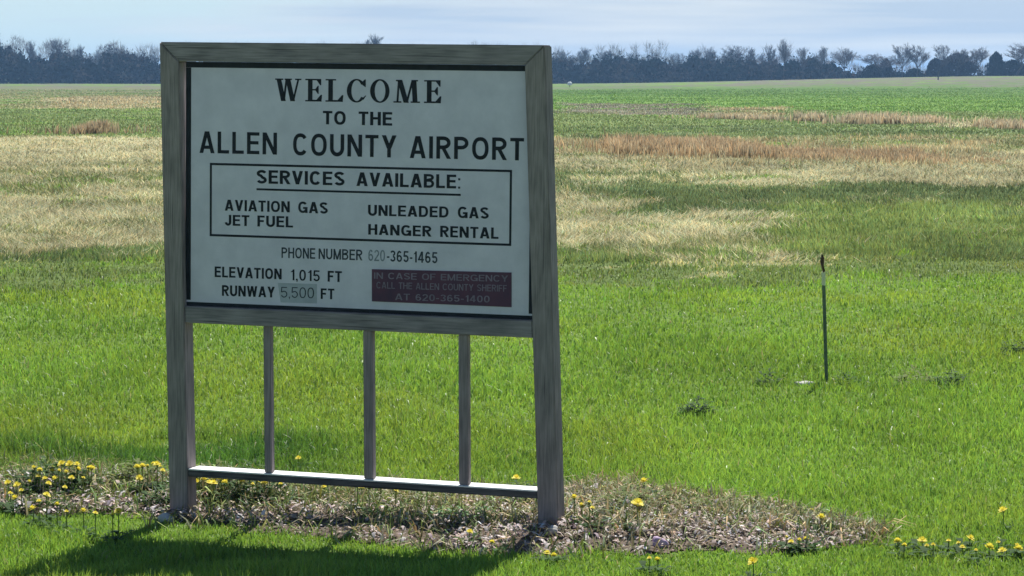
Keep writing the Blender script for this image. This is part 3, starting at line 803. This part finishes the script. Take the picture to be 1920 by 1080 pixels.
def rock(name, px, py, sx, sy, sz, m, label, seed, sink=0.3):
    bm = bmesh.new(); bmesh.ops.create_icosphere(bm, subdivisions=3, radius=1)
    r_ = random.Random(seed); ph = [r_.uniform(0, 6) for _ in range(6)]
    for v in bm.verts:
        c = v.co
        k = 1 + 0.16 * math.sin(3 * c.x + ph[0]) * math.cos(2.7 * c.y + ph[1]) + 0.12 * math.sin(5 * c.z + 4 * c.x + ph[2]) + 0.06 * math.sin(9 * c.y + ph[3])
        v.co = Vector((c.x * sx * k, c.y * sy * k, (max(c.z, -0.6) * k) * sz))
    X, Y = ground_pt(px, py)
    o = link(name, bm_mesh(name, bm, True), m)
    o.location = (X, Y, float(surf_z(np.array(X), np.array(Y))) + sz * (0.6 - sink)); o.rotation_euler = (0, 0, r_.uniform(0, 3))
    return tag(o, label, 'stone')
rock('flat_stone', 1511, 725, 0.065, 0.035, 0.022, M['stone_pale'], 'flat pale stone lying in the grass at the foot of the green stake', 3, 0.1)
rock('stone', 307, 984, 0.045, 0.035, 0.026, M['stone_pale'], 'small pale stone at the foot of the left sign post', 4)
rock('stone', 1238, 1036, 0.040, 0.035, 0.030, M['stone_pink'], 'pinkish purple stone at the front of the bed right of the sign', 5)
rock('stone', 1034, 1022, 0.030, 0.030, 0.024, M['stone_pale'], 'small whitish stone in front of the right sign post', 6)

# ------------------------------------------------------------------ weeds
def weed_mesh(name, nl, rad, hgt, leaf, seed):
    r_ = np.random.default_rng(seed)
    a = r_.uniform(0, 6.283, nl); rr = rad * np.sqrt(r_.random(nl)); z = hgt * (1 - (rr / rad) ** 2 * 0.7) * r_.uniform(0.15, 1, nl)
    cx, cy = rr * np.cos(a), rr * np.sin(a) * 0.8
    d = a + r_.normal(0, 0.7, nl); ln = leaf * r_.uniform(0.6, 1.3, nl); wd = ln * r_.uniform(0.3, 0.5, nl); dz = ln * r_.uniform(-0.2, 0.7, nl)
    ux, uy = np.cos(d), np.sin(d)
    pts = []
    for l, s, zz in ((0, 0, 0), (.5, .5, .7), (.5, -.5, .7), (1, 0, .6)):
        pts.append(np.stack([cx + ux * l * ln - uy * s * wd, cy + uy * l * ln + ux * s * wd, z + dz * zz], -1))
    V = np.stack(pts, 1).reshape(-1, 3)
    F = (np.arange(nl)[:, None, None] * 4 + np.array([(0, 1, 2), (1, 3, 2)])[None]).reshape(-1, 3)
    return tri_mesh(name, V, F)
def weed(px, py, nl, rad, hgt, leaf, m, label, seed, group=None):
    X, Y = ground_pt(px, py)
    o = link('weed', weed_mesh('weed', nl, rad, hgt, leaf, seed), M[m])
    o.location = (X, Y, float(surf_z(np.array(X), np.array(Y))))
    return tag(o, label, 'weed', group)
weed(1310, 786, 200, 0.095, 0.12, 0.05, 'weed_dark', 'dark broad-leaved weed alone in the lawn between sign and stake', 1)
weed(1445, 724, 80, 0.08, 0.10, 0.045, 'weed_dark', 'small dark weed in the lawn left of the flat pale stone', 2)
weed(1592, 725, 80, 0.08, 0.10, 0.04, 'weed_dark', 'low dark weed just right of the stake', 3)
weed(1722, 724, 130, 0.12, 0.12, 0.05, 'weed_mid', 'grey green weed in the lawn further right of the stake', 4)
weed(1790, 729, 170, 0.11, 0.12, 0.05, 'weed_dark', 'dark weed clump in the lawn, rightmost of the row beside the stake', 5)
weed(1905, 666, 110, 0.08, 0.12, 0.05, 'weed_dark', 'dark weed at the right edge of the lawn beyond the stake', 6)
weed(95, 935, 190, 0.17, 0.15, 0.06, 'weed_dark', 'leafy dark weed under the yellow flowers at the left end of the bed', 7)
weed(258, 930, 150, 0.14, 0.13, 0.055, 'weed_mid', 'leafy weed in the bed just left of the left sign post', 8)
weed(298, 962, 110, 0.09, 0.12, 0.05, 'weed_dark', 'dark weed tight against the left side of the left sign post', 9)
weed(405, 946, 170, 0.13, 0.14, 0.055, 'weed_mid', 'leafy weed under the bottom rail right of the left sign post', 10)
weed(475, 958, 200, 0.14, 0.17, 0.055, 'weed_dark', 'tall dark weed under the first baluster of the sign', 11)
weed(590, 950, 110, 0.13, 0.11, 0.05, 'weed_mid', 'greyish weed under the bottom rail between first and second baluster', 12)
weed(868, 996, 230, 0.15, 0.05, 0.035, 'weed_bright', 'bright green creeping plant in the bed below the third baluster', 13)
weed(985, 975, 120, 0.12, 0.12, 0.05, 'weed_dark', 'dark weed in the bed against the right sign post', 14)
weed(1200, 982, 200, 0.17, 0.13, 0.05, 'weed_mid', 'greyish weed clump in the bed right of the right sign post', 15)
weed(1340, 990, 160, 0.18, 0.09, 0.045, 'weed_mid', 'low weed clump in the right half of the bed', 16)

# ------------------------------------------------------------------ dandelions
def dandelion_head(seed):
    bm = bmesh.new(); r_ = random.Random(seed)
    for ring, (rad, zz, up, cnt) in enumerate(((0.024, 0.0, 0.004, 16), (0.018, 0.004, 0.009, 14), (0.010, 0.008, 0.013, 9))):
        for i in range(cnt):
            a = 2 * math.pi * (i + 0.5 * ring) / cnt + r_.uniform(-.1, .1); k = rad * r_.uniform(.85, 1.1)
            d = Vector((math.cos(a), math.sin(a), 0)); s_ = Vector((-d.y, d.x, 0)) * 0.0042
            z0 = Vector((0, 0, zz))
            vs = [bm.verts.new(z0 + d * 0.003 - s_ * .5), bm.verts.new(z0 + d * 0.003 + s_ * .5), bm.verts.new(z0 + d * k + s_ + Vector((0, 0, up))), bm.verts.new(z0 + d * k - s_ + Vector((0, 0, up)))]
            bm.faces.new(vs)
    me = bpy.data.meshes.new('dandelion_head'); bm.to_mesh(me); bm.free(); me.materials.append(M['petal']); return me
heads = [dandelion_head(k) for k in range(4)]
bm = bmesh.new(); tube(bm, (0, 0, 0), (0, 0, 1), 0.0028, 0.0022, 5); tube(bm, (0, 0, 0.93), (0, 0, 1.0), 0.004, 0.007, 6)
stem_me = bm_mesh('dandelion_stem', bm); stem_me.materials.append(M['stem'])
leaf_me = weed_mesh('dandelion_leaves', 16, 0.035, 0.03, 0.06, 44); leaf_me.materials.append(M['weed_dark'])
def dandelion(px, py, label, group=None, hgt=None, s=1.0):
    """py is where the flower head shows; the foot stands a little nearer the camera's foot line"""
    hh = hgt if hgt is not None else random.uniform(0.05, 0.10)
    zz = 0.0
    for _ in range(3):
        X, Y = ground_pt(px, py + (hh + zz) * 404 * 0.98 * (py - Y_HOR) / 842)
        zz = float(surf_z(np.array(X), np.array(Y)))
    o = empty('dandelion', (X, Y, zz), (0, 0, random.uniform(0, 6)))
    tag(o, label, 'dandelion', group)
    tx, ty = random.uniform(-.5, .5), random.uniform(-.5, .5)
    st = link('stem', stem_me, None, o); st.scale = (1, 1, hh)
    hd = link('flower_head', random.choice(heads), None, o); hd.location = (0, 0, hh); hd.rotation_euler = (tx, ty, 0); hd.scale = (s, s, s)
    lf = link('leaves', leaf_me, None, o)
    return o
def cluster(pts, label, group):
    for x, y in pts: dandelion(x, y, label, group, s=random.choice((0.45, 0.55, 0.65, 0.8, 0.9)), hgt=random.uniform(0.035, 0.065) if y > 1000 else random.uniform(0.07, 0.13))
cluster([(58, 884), (68, 890), (102, 880), (110, 883), (125, 890), (138, 884), (160, 890), (92, 894), (65, 908), (78, 903), (104, 896), (118, 899), (128, 908), (84, 915), (115, 922), (140, 900), (48, 912), (97, 909), (150, 908), (166, 897)],
        'yellow dandelion in the dense patch at the left end of the bed', 'dandelions at the left end of the bed')
cluster([(8, 915), (25, 917), (33, 930), (22, 941), (66, 948), (80, 938), (100, 955), (55, 962), (118, 968), (150, 968), (172, 972), (205, 975), (216, 968), (12, 932)],
        'small yellow dandelion along the front edge of the bed at far left', 'dandelions along the front left edge of the bed')
cluster([(252, 893), (262, 889), (272, 884), (283, 878), (290, 882), (296, 884), (256, 908), (300, 893)],
        'yellow dandelion in the grass just left of the left sign post', 'dandelions left of the left sign post')
cluster([(370, 902), (377, 908), (388, 915), (400, 906), (366, 914), (417, 920), (425, 914), (441, 908), (448, 919), (470, 918), (478, 912), (492, 914), (502, 910), (396, 922), (410, 911), (523, 917)],
        'yellow dandelion under the bottom rail beside the left sign post', 'dandelions under the left end of the bottom rail')
cluster([(668, 920), (676, 924), (690, 926), (712, 925), (740, 930), (605, 921)],
        'yellow dandelion under the middle of the bottom rail', 'dandelions under the middle of the bottom rail')
cluster([(1007, 938), (997, 935), (1014, 941)], 'yellow dandelion under the bottom rail against the right sign post', 'dandelions at the right sign post')
cluster([(1078, 946), (1092, 957), (1106, 955), (1112, 962)], 'yellow dandelion in the bed just right of the right sign post', 'dandelions just right of the right sign post')
cluster([(1736, 1021), (1745, 1030), (1757, 1029), (1786, 1021), (1805, 1025), (1812, 1034), (1826, 1017), (1838, 1040), (1863, 1034), (1880, 1024), (1888, 1041), (1915, 1029), (1918, 1037), (1702, 1030), (1690, 1022)],
        'yellow dandelion in the row crossing the lawn at the lower right', 'dandelions in the lower right row')
dandelion(1210, 912, 'lone yellow dandelion at the back edge of the bed, between right post and stake', hgt=.09)
dandelion(1197, 960, 'lone yellow dandelion rising from the greyish weed clump right of the sign', hgt=.12, s=1.2)
dandelion(1544, 978, 'round yellow dandelion at the right tip of the bed, below the stake', hgt=.08)
dandelion(1526, 964, 'tiny dandelion bud at the back of the right tip of the bed', hgt=.06, s=.6)
dandelion(1889, 966, 'lone yellow dandelion in the lawn at right, above the dandelion row', hgt=.10)
dandelion(1417, 1063, 'lone yellow dandelion in the bottom grass below the right end of the bed', hgt=.08)
cluster([(1480, 1015), (1488, 1023), (1503, 1020), (1516, 1018)], 'yellow dandelion at the front edge of the bed near its right tip', 'dandelions at the front right of the bed')
cluster([(1026, 1046), (1040, 1049), (1220, 1055), (1236, 1058)], 'yellow dandelion in the grass in front of the right sign post', 'dandelions in front of the right sign post')
cluster([(880, 1012), (922, 1026)], 'yellow dandelion among the bark chips below the third baluster', 'dandelions at the front of the bed')
dandelion(557, 864, 'lone pale dandelion in the grass seen through the frame right of the first baluster', hgt=.06, s=.7)
dandelion(968, 902, 'lone yellow dandelion behind the right end of the bottom rail', hgt=.06, s=.9)

# ------------------------------------------------------------------ far tree line
D_T = 690.0
def tx_(px, d=D_T): return (px - 960) * d / F_PX
def base_z(px, d=D_T): return float(ground_z(np.array(tx_(px, d)), np.array(d)))
def z_at(py, d=D_T): return H_EYE + (Y_HOR - py) * d / F_PX

env_x = [-500, -200, 0, 40, 55, 68, 85, 100, 125, 150, 185, 200, 220, 250, 300, 500, 700, 900, 1040, 1075, 1130, 1180, 1240, 1270, 1310, 1370, 1430, 1470, 1500, 1530, 1570, 1598, 1615, 1640, 1700, 1740, 1830, 1850, 1920, 2100, 2500]
env_y = [100, 98, 92, 90, 100, 112, 104, 97, 98, 103, 115, 100, 98, 112, 108, 106, 104, 108, 112, 110, 112, 112, 105, 119, 112, 113, 112, 110, 112, 115, 112, 124, 132, 130, 131, 132, 134, 132, 128, 122, 110]
n = 120000
px = rng.uniform(-420, 2340, n)
dd = D_T + 10 + rng.random(n) * 50
X = tx_(px, dd)
lump = fbm(px / 9.0, px * 0 + 3, 13, 3)
row = rng.integers(0, 3, n)
lump2 = fbm(px / 42.0, px * 0 + 8, 19, 2)
topy = np.interp(px, env_x, env_y) + 3 + (lump - 0.5) * 20 + (lump2 - 0.5) * 26 + row * 6
zb = ground_z(X, dd) - 0.2
zt = H_EYE + (Y_HOR - topy) * dd / F_PX
Z = zb + (zt - zb) * rng.random(n) ** 0.75
spr = rng.random(n) < 0.06                                    # stray sprigs above the mass
Z = np.where(spr, zt + rng.random(n) * 1.6, Z)
s = rng.uniform(0.25, 0.65, n) * np.where(spr, 0.5, 1)
a = rng.uniform(0, 6.28, n); tl = rng.uniform(-1, 1, n)
V = np.stack([np.stack([X - np.cos(a) * s, dd - np.sin(a) * s, Z - s * .5], -1), np.stack([X + np.cos(a) * s, dd + np.sin(a) * s, Z - s * .3], -1), np.stack([X + tl * s * .6, dd + tl * s, Z + s], -1)], 1).reshape(-1, 3)
F = np.arange(3 * n).reshape(-1, 3)
k = fbm(px / 30.0, Z / 4.0 + row * 3.7, 23, 3)
c = np.where((k > 0.56)[:, None], np.array([0.085, 0.072, 0.066]), np.where((k < 0.45)[:, None], np.array([0.012, 0.022, 0.020]), np.array([0.028, 0.031, 0.028])))
c = jitter(c, n, 0.3, 0.05)
tag(link('far_wood', tri_mesh('far_wood', V, F, np.repeat(c, 3, 0)), M['wood_far']), 'long dark bluish wood closing the field along the horizon', 'wood', kind='stuff')
# a faint haze of bare tops behind it
n = 26000
px = rng.uniform(-420, 2340, n); cell = np.floor(px / 13.0)
hh = 4 + 30 * _hash(cell, cell * 0, 5) ** 1.3
dd = D_T + 75 + rng.random(n) * 20; X = tx_(px, dd)
t = rng.random(n)
Z = H_EYE + (Y_HOR - (np.interp(px, env_x, env_y) + 10 - hh * t)) * dd / F_PX
ctr = (cell + 0.5) * 13.0
a = math.pi / 2 + (px - ctr) / 13.0 * -1.5 + rng.normal(0, 0.3, n)
ln = rng.uniform(0.8, 2.2, n); wd = rng.uniform(0.02, 0.05, n)
V = np.stack([np.stack([X - wd, dd, Z], -1), np.stack([X + wd, dd, Z], -1), np.stack([X + np.cos(a) * ln, dd + rng.normal(0, .4, n), Z + np.sin(a) * ln], -1)], 1).reshape(-1, 3)
tag(link('far_bare_wood', tri_mesh('far_bare_wood', V, np.arange(3 * n).reshape(-1, 3), np.repeat(jitter(np.tile([0.26, 0.24, 0.25], (n, 1)), n, .2, .03), 3, 0)), M['wood_far']),
    'faint pale bare treetops behind the dark wood on the horizon', 'wood', kind='stuff')

def bare_tree_meshes(seed):
    """10 m tall leafless tree: limbs in one mesh, fine twigs in the other"""
    r_ = random.Random(seed); limbs = bmesh.new(); TV = []; 
    def grow(p, d, ln, rad, lev):
        q = p
        for k in range(3):
            d2 = (d + Vector((r_.gauss(0, .13), r_.gauss(0, .13), 0.04))).normalized()
            e = q + d2 * ln / 3
            if lev < 3: tube(limbs, q, e, rad * (1 - k * .2), rad * (1 - (k + 1) * .2), 5)
            else: TV.append((q, e, rad))
            q, d = e, d2
            if lev < 5 and (k > 0 or lev > 0):
                for _ in range(2 if lev < 4 else 3):
                    ax = Vector((r_.gauss(0, 1), r_.gauss(0, 1), r_.gauss(0, .5))).normalized()
                    nd = (d + ax * r_.uniform(.55, .95)).normalized(); nd.z = abs(nd.z) * .8 + .22; nd.normalize()
                    if r_.random() < (1 if lev < 2 else .8): grow(q, nd, ln * r_.uniform(.55, .72), rad * .5, lev + 1)
    grow(Vector((0, 0, -.2)), Vector((r_.gauss(0, .06), r_.gauss(0, .06), 1)).normalized(), 4.6, .22, 0)
    V, F = [], []
    for q, e, rad in TV:
        wv = Vector((r_.gauss(0, 1), r_.gauss(0, 1), r_.gauss(0, .3))).normalized() * max(rad, .036)
        b0 = len(V); V += [tuple(q - wv), tuple(q + wv), tuple(e + wv * .4)]; F.append((b0, b0 + 1, b0 + 2))
    V = np.array(V); top = V[:, 2].max(); k = 10.0 / top
    lm = bm_mesh('bare_trunk', limbs); lm.transform(Matrix.Scale(k, 4)); lm.materials.append(M['bark'])
    cm = tri_mesh('bare_crown', V * k, F); cm.materials.append(M['twig'])
    return lm, cm, float(np.ptp(V[:, 0]) * k)
TREES = [bare_tree_meshes(s_) for s_ in (11, 23, 37, 41, 59, 67)]
def bare_tree(px, ytop, wpx, label, k, d=D_T + 66):
    lm, cm, wid = TREES[k % 6]
    zb = base_z(px, d); H = z_at(ytop, d) - zb
    o = empty('bare_tree', (tx_(px, d), d, zb), (0, 0, (k * 1.7) % 6.28))
    sx = 1.4 * wpx * d / F_PX / wid
    o.scale = (max(sx, H / 24), max(sx, H / 24), H / 10)
    link('trunk', lm, None, o); link('crown', cm, None, o)
    return tag(o, label, 'tree', 'leafless trees along the horizon')
ORD = ['first', 'second', 'third', 'fourth', 'fifth', 'sixth', 'seventh', 'eighth', 'ninth', 'tenth', 'eleventh', 'twelfth', 'thirteenth', 'fourteenth', 'fifteenth', 'sixteenth', 'seventeenth', 'eighteenth']
left_t = [(20, 75, 48), (62, 73, 32), (104, 71, 44), (145, 81, 26), (180, 92, 26), (222, 79, 44), (264, 90, 22), (291, 92, 22)]
for i, (x, y, wp) in enumerate(left_t):
    bare_tree(x, y, wp, f'leafless pale tree, {ORD[i]} from the left edge in the tree line left of the sign', i)
bare_tree(689, 61, 52, 'tall leafless tree whose top shows just above the top beam of the sign', 3)
right_t = [(1052, 92, 30), (1086, 86, 40), (1130, 95, 26), (1152, 92, 34), (1186, 92, 30), (1225, 95, 30), (1262, 97, 30), (1300, 90, 30), (1330, 86, 26), (1362, 83, 42), (1402, 85, 42), (1440, 82, 28)]
for i, (x, y, wp) in enumerate(right_t):
    bare_tree(x, y, wp, f'leafless grey tree, {ORD[i]} in the tree line counted rightwards from the sign', i + 2)
for i, (x, y, wp, lab) in enumerate([
    (1467, 70, 32, 'tallest leafless tree, rising highest from the tree line left of the stake'),
    (1503, 87, 22, 'slim leafless tree just right of the tallest tree on the horizon'),
    (1537, 84, 24, 'slim leafless tree standing above the dark wood directly over the green stake'),
    (1580, 89, 40, 'rounded leafless tree at the right end of the long dark wood'),
    (1655, 100, 60, 'leafless tree leaning low to the left, beginning the open gap on the right'),
    (1690, 78, 46, 'large leafless tree, left one of the pair with open crowns at right'),
    (1717, 82, 50, 'large leafless tree, right one of the pair with open crowns at right'),
    (1757, 82, 28, 'leafless tree with upright forked top, left of the broad rounded shrub'),
    (1794, 90, 40, 'faint leafless tree behind the broad rounded dark shrub'),
    (1832, 87, 44, 'leafless tree between the broad rounded shrub and the pointed cedar at right'),
    (1903, 79, 64, 'big leafless tree at the right edge of the picture')]):
    bare_tree(x, y, wp, lab, i + 1, D_T - 14)

def bush_meshes(seed, pointed):
    r_ = np.random.default_rng(seed); nl = 2600
    t = r_.random(nl) ** .8; a = r_.uniform(0, 6.283, nl)
    prof = (1 - t) ** .5 * (1 + .18 * np.sin(17 * t + 2 * a)) if pointed else np.sqrt(np.maximum(1 - t ** 2.2, 0))
    lob = 1 + .22 * np.sin(3 * a + seed) + .14 * np.sin(7 * a + 9 * t + seed)
    rr = prof * lob * np.sqrt(r_.uniform(.25, 1, nl))
    X, Y, Z = rr * np.cos(a), rr * np.sin(a), t + r_.normal(0, .025, nl)
    s = r_.uniform(.03, .085, nl); b_ = r_.uniform(0, 6.28, nl)
    V = np.stack([np.stack([X - np.cos(b_) * s, Y - np.sin(b_) * s, Z - s * .6], -1), np.stack([X + np.cos(b_) * s, Y + np.sin(b_) * s, Z - s * .4], -1), np.stack([X, Y, Z + s], -1)], 1).reshape(-1, 3)
    cm = tri_mesh('bush_crown', V, np.arange(3 * nl).reshape(-1, 3))
    bm = bmesh.new()
    tube(bm, (0, 0, -.05), (0.02, 0, .75), .05, .015, 6)
    for k in range(7):
        an = k * 2.4; tube(bm, (0, 0, .08 + .07 * k), (math.cos(an) * .55, math.sin(an) * .55, .30 + .08 * k), .02, .006, 4)
    return bm_mesh('bush_trunk', bm), cm
for i, (px, ytop, wpx, pt, mk, lab) in enumerate([
    (1660, 112, 34, True, 'shrub', 'dark shrub with ragged top at the left end of the gap on the right'),
    (1636, 122, 40, False, 'cedar', 'low dark shrub just right of the end of the long wood'),
    (1712, 129, 34, False, 'cedar', 'small dark shrub under the pair of large leafless trees'),
    (1752, 111, 40, False, 'shrub', 'dark rounded shrub left of the broad rounded shrub on the right'),
    (1792, 103, 74, False, 'shrub', 'broad rounded dark shrub, widest of the shrubs on the right horizon'),
    (1865, 100, 42, True, 'cedar', 'pointed dark cedar near the right edge of the horizon'),
    (1898, 114, 56, False, 'cedar', 'dark shrub under the big leafless tree at the right edge')]):
    lm, cm = bush_meshes(i + 5, pt)
    d = D_T - 10; zb = base_z(px, d)
    o = empty('cedar_tree' if mk == 'cedar' else 'dark_shrub', (tx_(px, d), d, zb))
    r0 = wpx / 2 * d / F_PX; o.scale = (r0, r0, z_at(ytop, d) - zb)
    link('trunk', lm, M['bark'], o); link('crown', cm, M[mk], o)
    tag(o, lab, 'shrub' if mk == 'shrub' else 'cedar')

# small markers at the far edge of the field
d = 520.0
mk = empty('runway_marker', (tx_(1068, d), d, float(ground_z(np.array(tx_(1068, d)), np.array(d)))))
tag(mk, 'small white marker at the far edge of the field just right of the sign', 'marker')
bm = bmesh.new(); tube(bm, (0, 0, -.1), (0, 0, .35), .05, .05, 8); link('stub', bm_mesh('marker_stub', bm), M['dark_post'], mk)
bm = bmesh.new(); tube(bm, (0, 0, .35), (0, 0, .75), .45, .40, 14); tube(bm, (0, 0, .75), (0, 0, .95), .40, .18, 14); link('drum', bm_mesh('marker_drum', bm), M['white_paint'], mk)
d = 560.0
pz = float(ground_z(np.array(tx_(1757, d)), np.array(d)))
mk = empty('field_post', (tx_(1757, d), d, pz))
tag(mk, 'tiny dark post standing in the far grey field at right', 'post')
bm = bmesh.new(); tube(bm, (0, 0, -.2), (0, 0, 1.5), .13, .12, 8); link('shaft', bm_mesh('field_post_shaft', bm), M['dark_post'], mk)
bm = bmesh.new(); tube(bm, (0, 0, 1.5), (0, 0, 1.62), .20, .14, 8); link('cap', bm_mesh('field_post_cap', bm), M['dark_post'], mk)

# ------------------------------------------------------------------ haze
bm = bmesh.new()
box(bm, (0, 2900, 12.0), (8000, 6400, 28.0))
hz = link('haze', bm_mesh('haze', bm))
mh = bpy.data.materials.new('pale_air'); mh.use_nodes = True
t = mh.node_tree; t.nodes.clear()
vo = t.nodes.new('ShaderNodeVolumePrincipled'); om = t.nodes.new('ShaderNodeOutputMaterial')
vo.inputs['Color'].default_value = (0.33, 0.60, 1.0, 1)
vo.inputs['Density'].default_value = 0.00023
vo.inputs['Anisotropy'].default_value = 0.2
t.links.new(vo.outputs['Volume'], om.inputs['Volume'])
hz.data.materials.append(mh)
tag(hz, 'pale bluish air over the field', 'haze', kind='stuff')
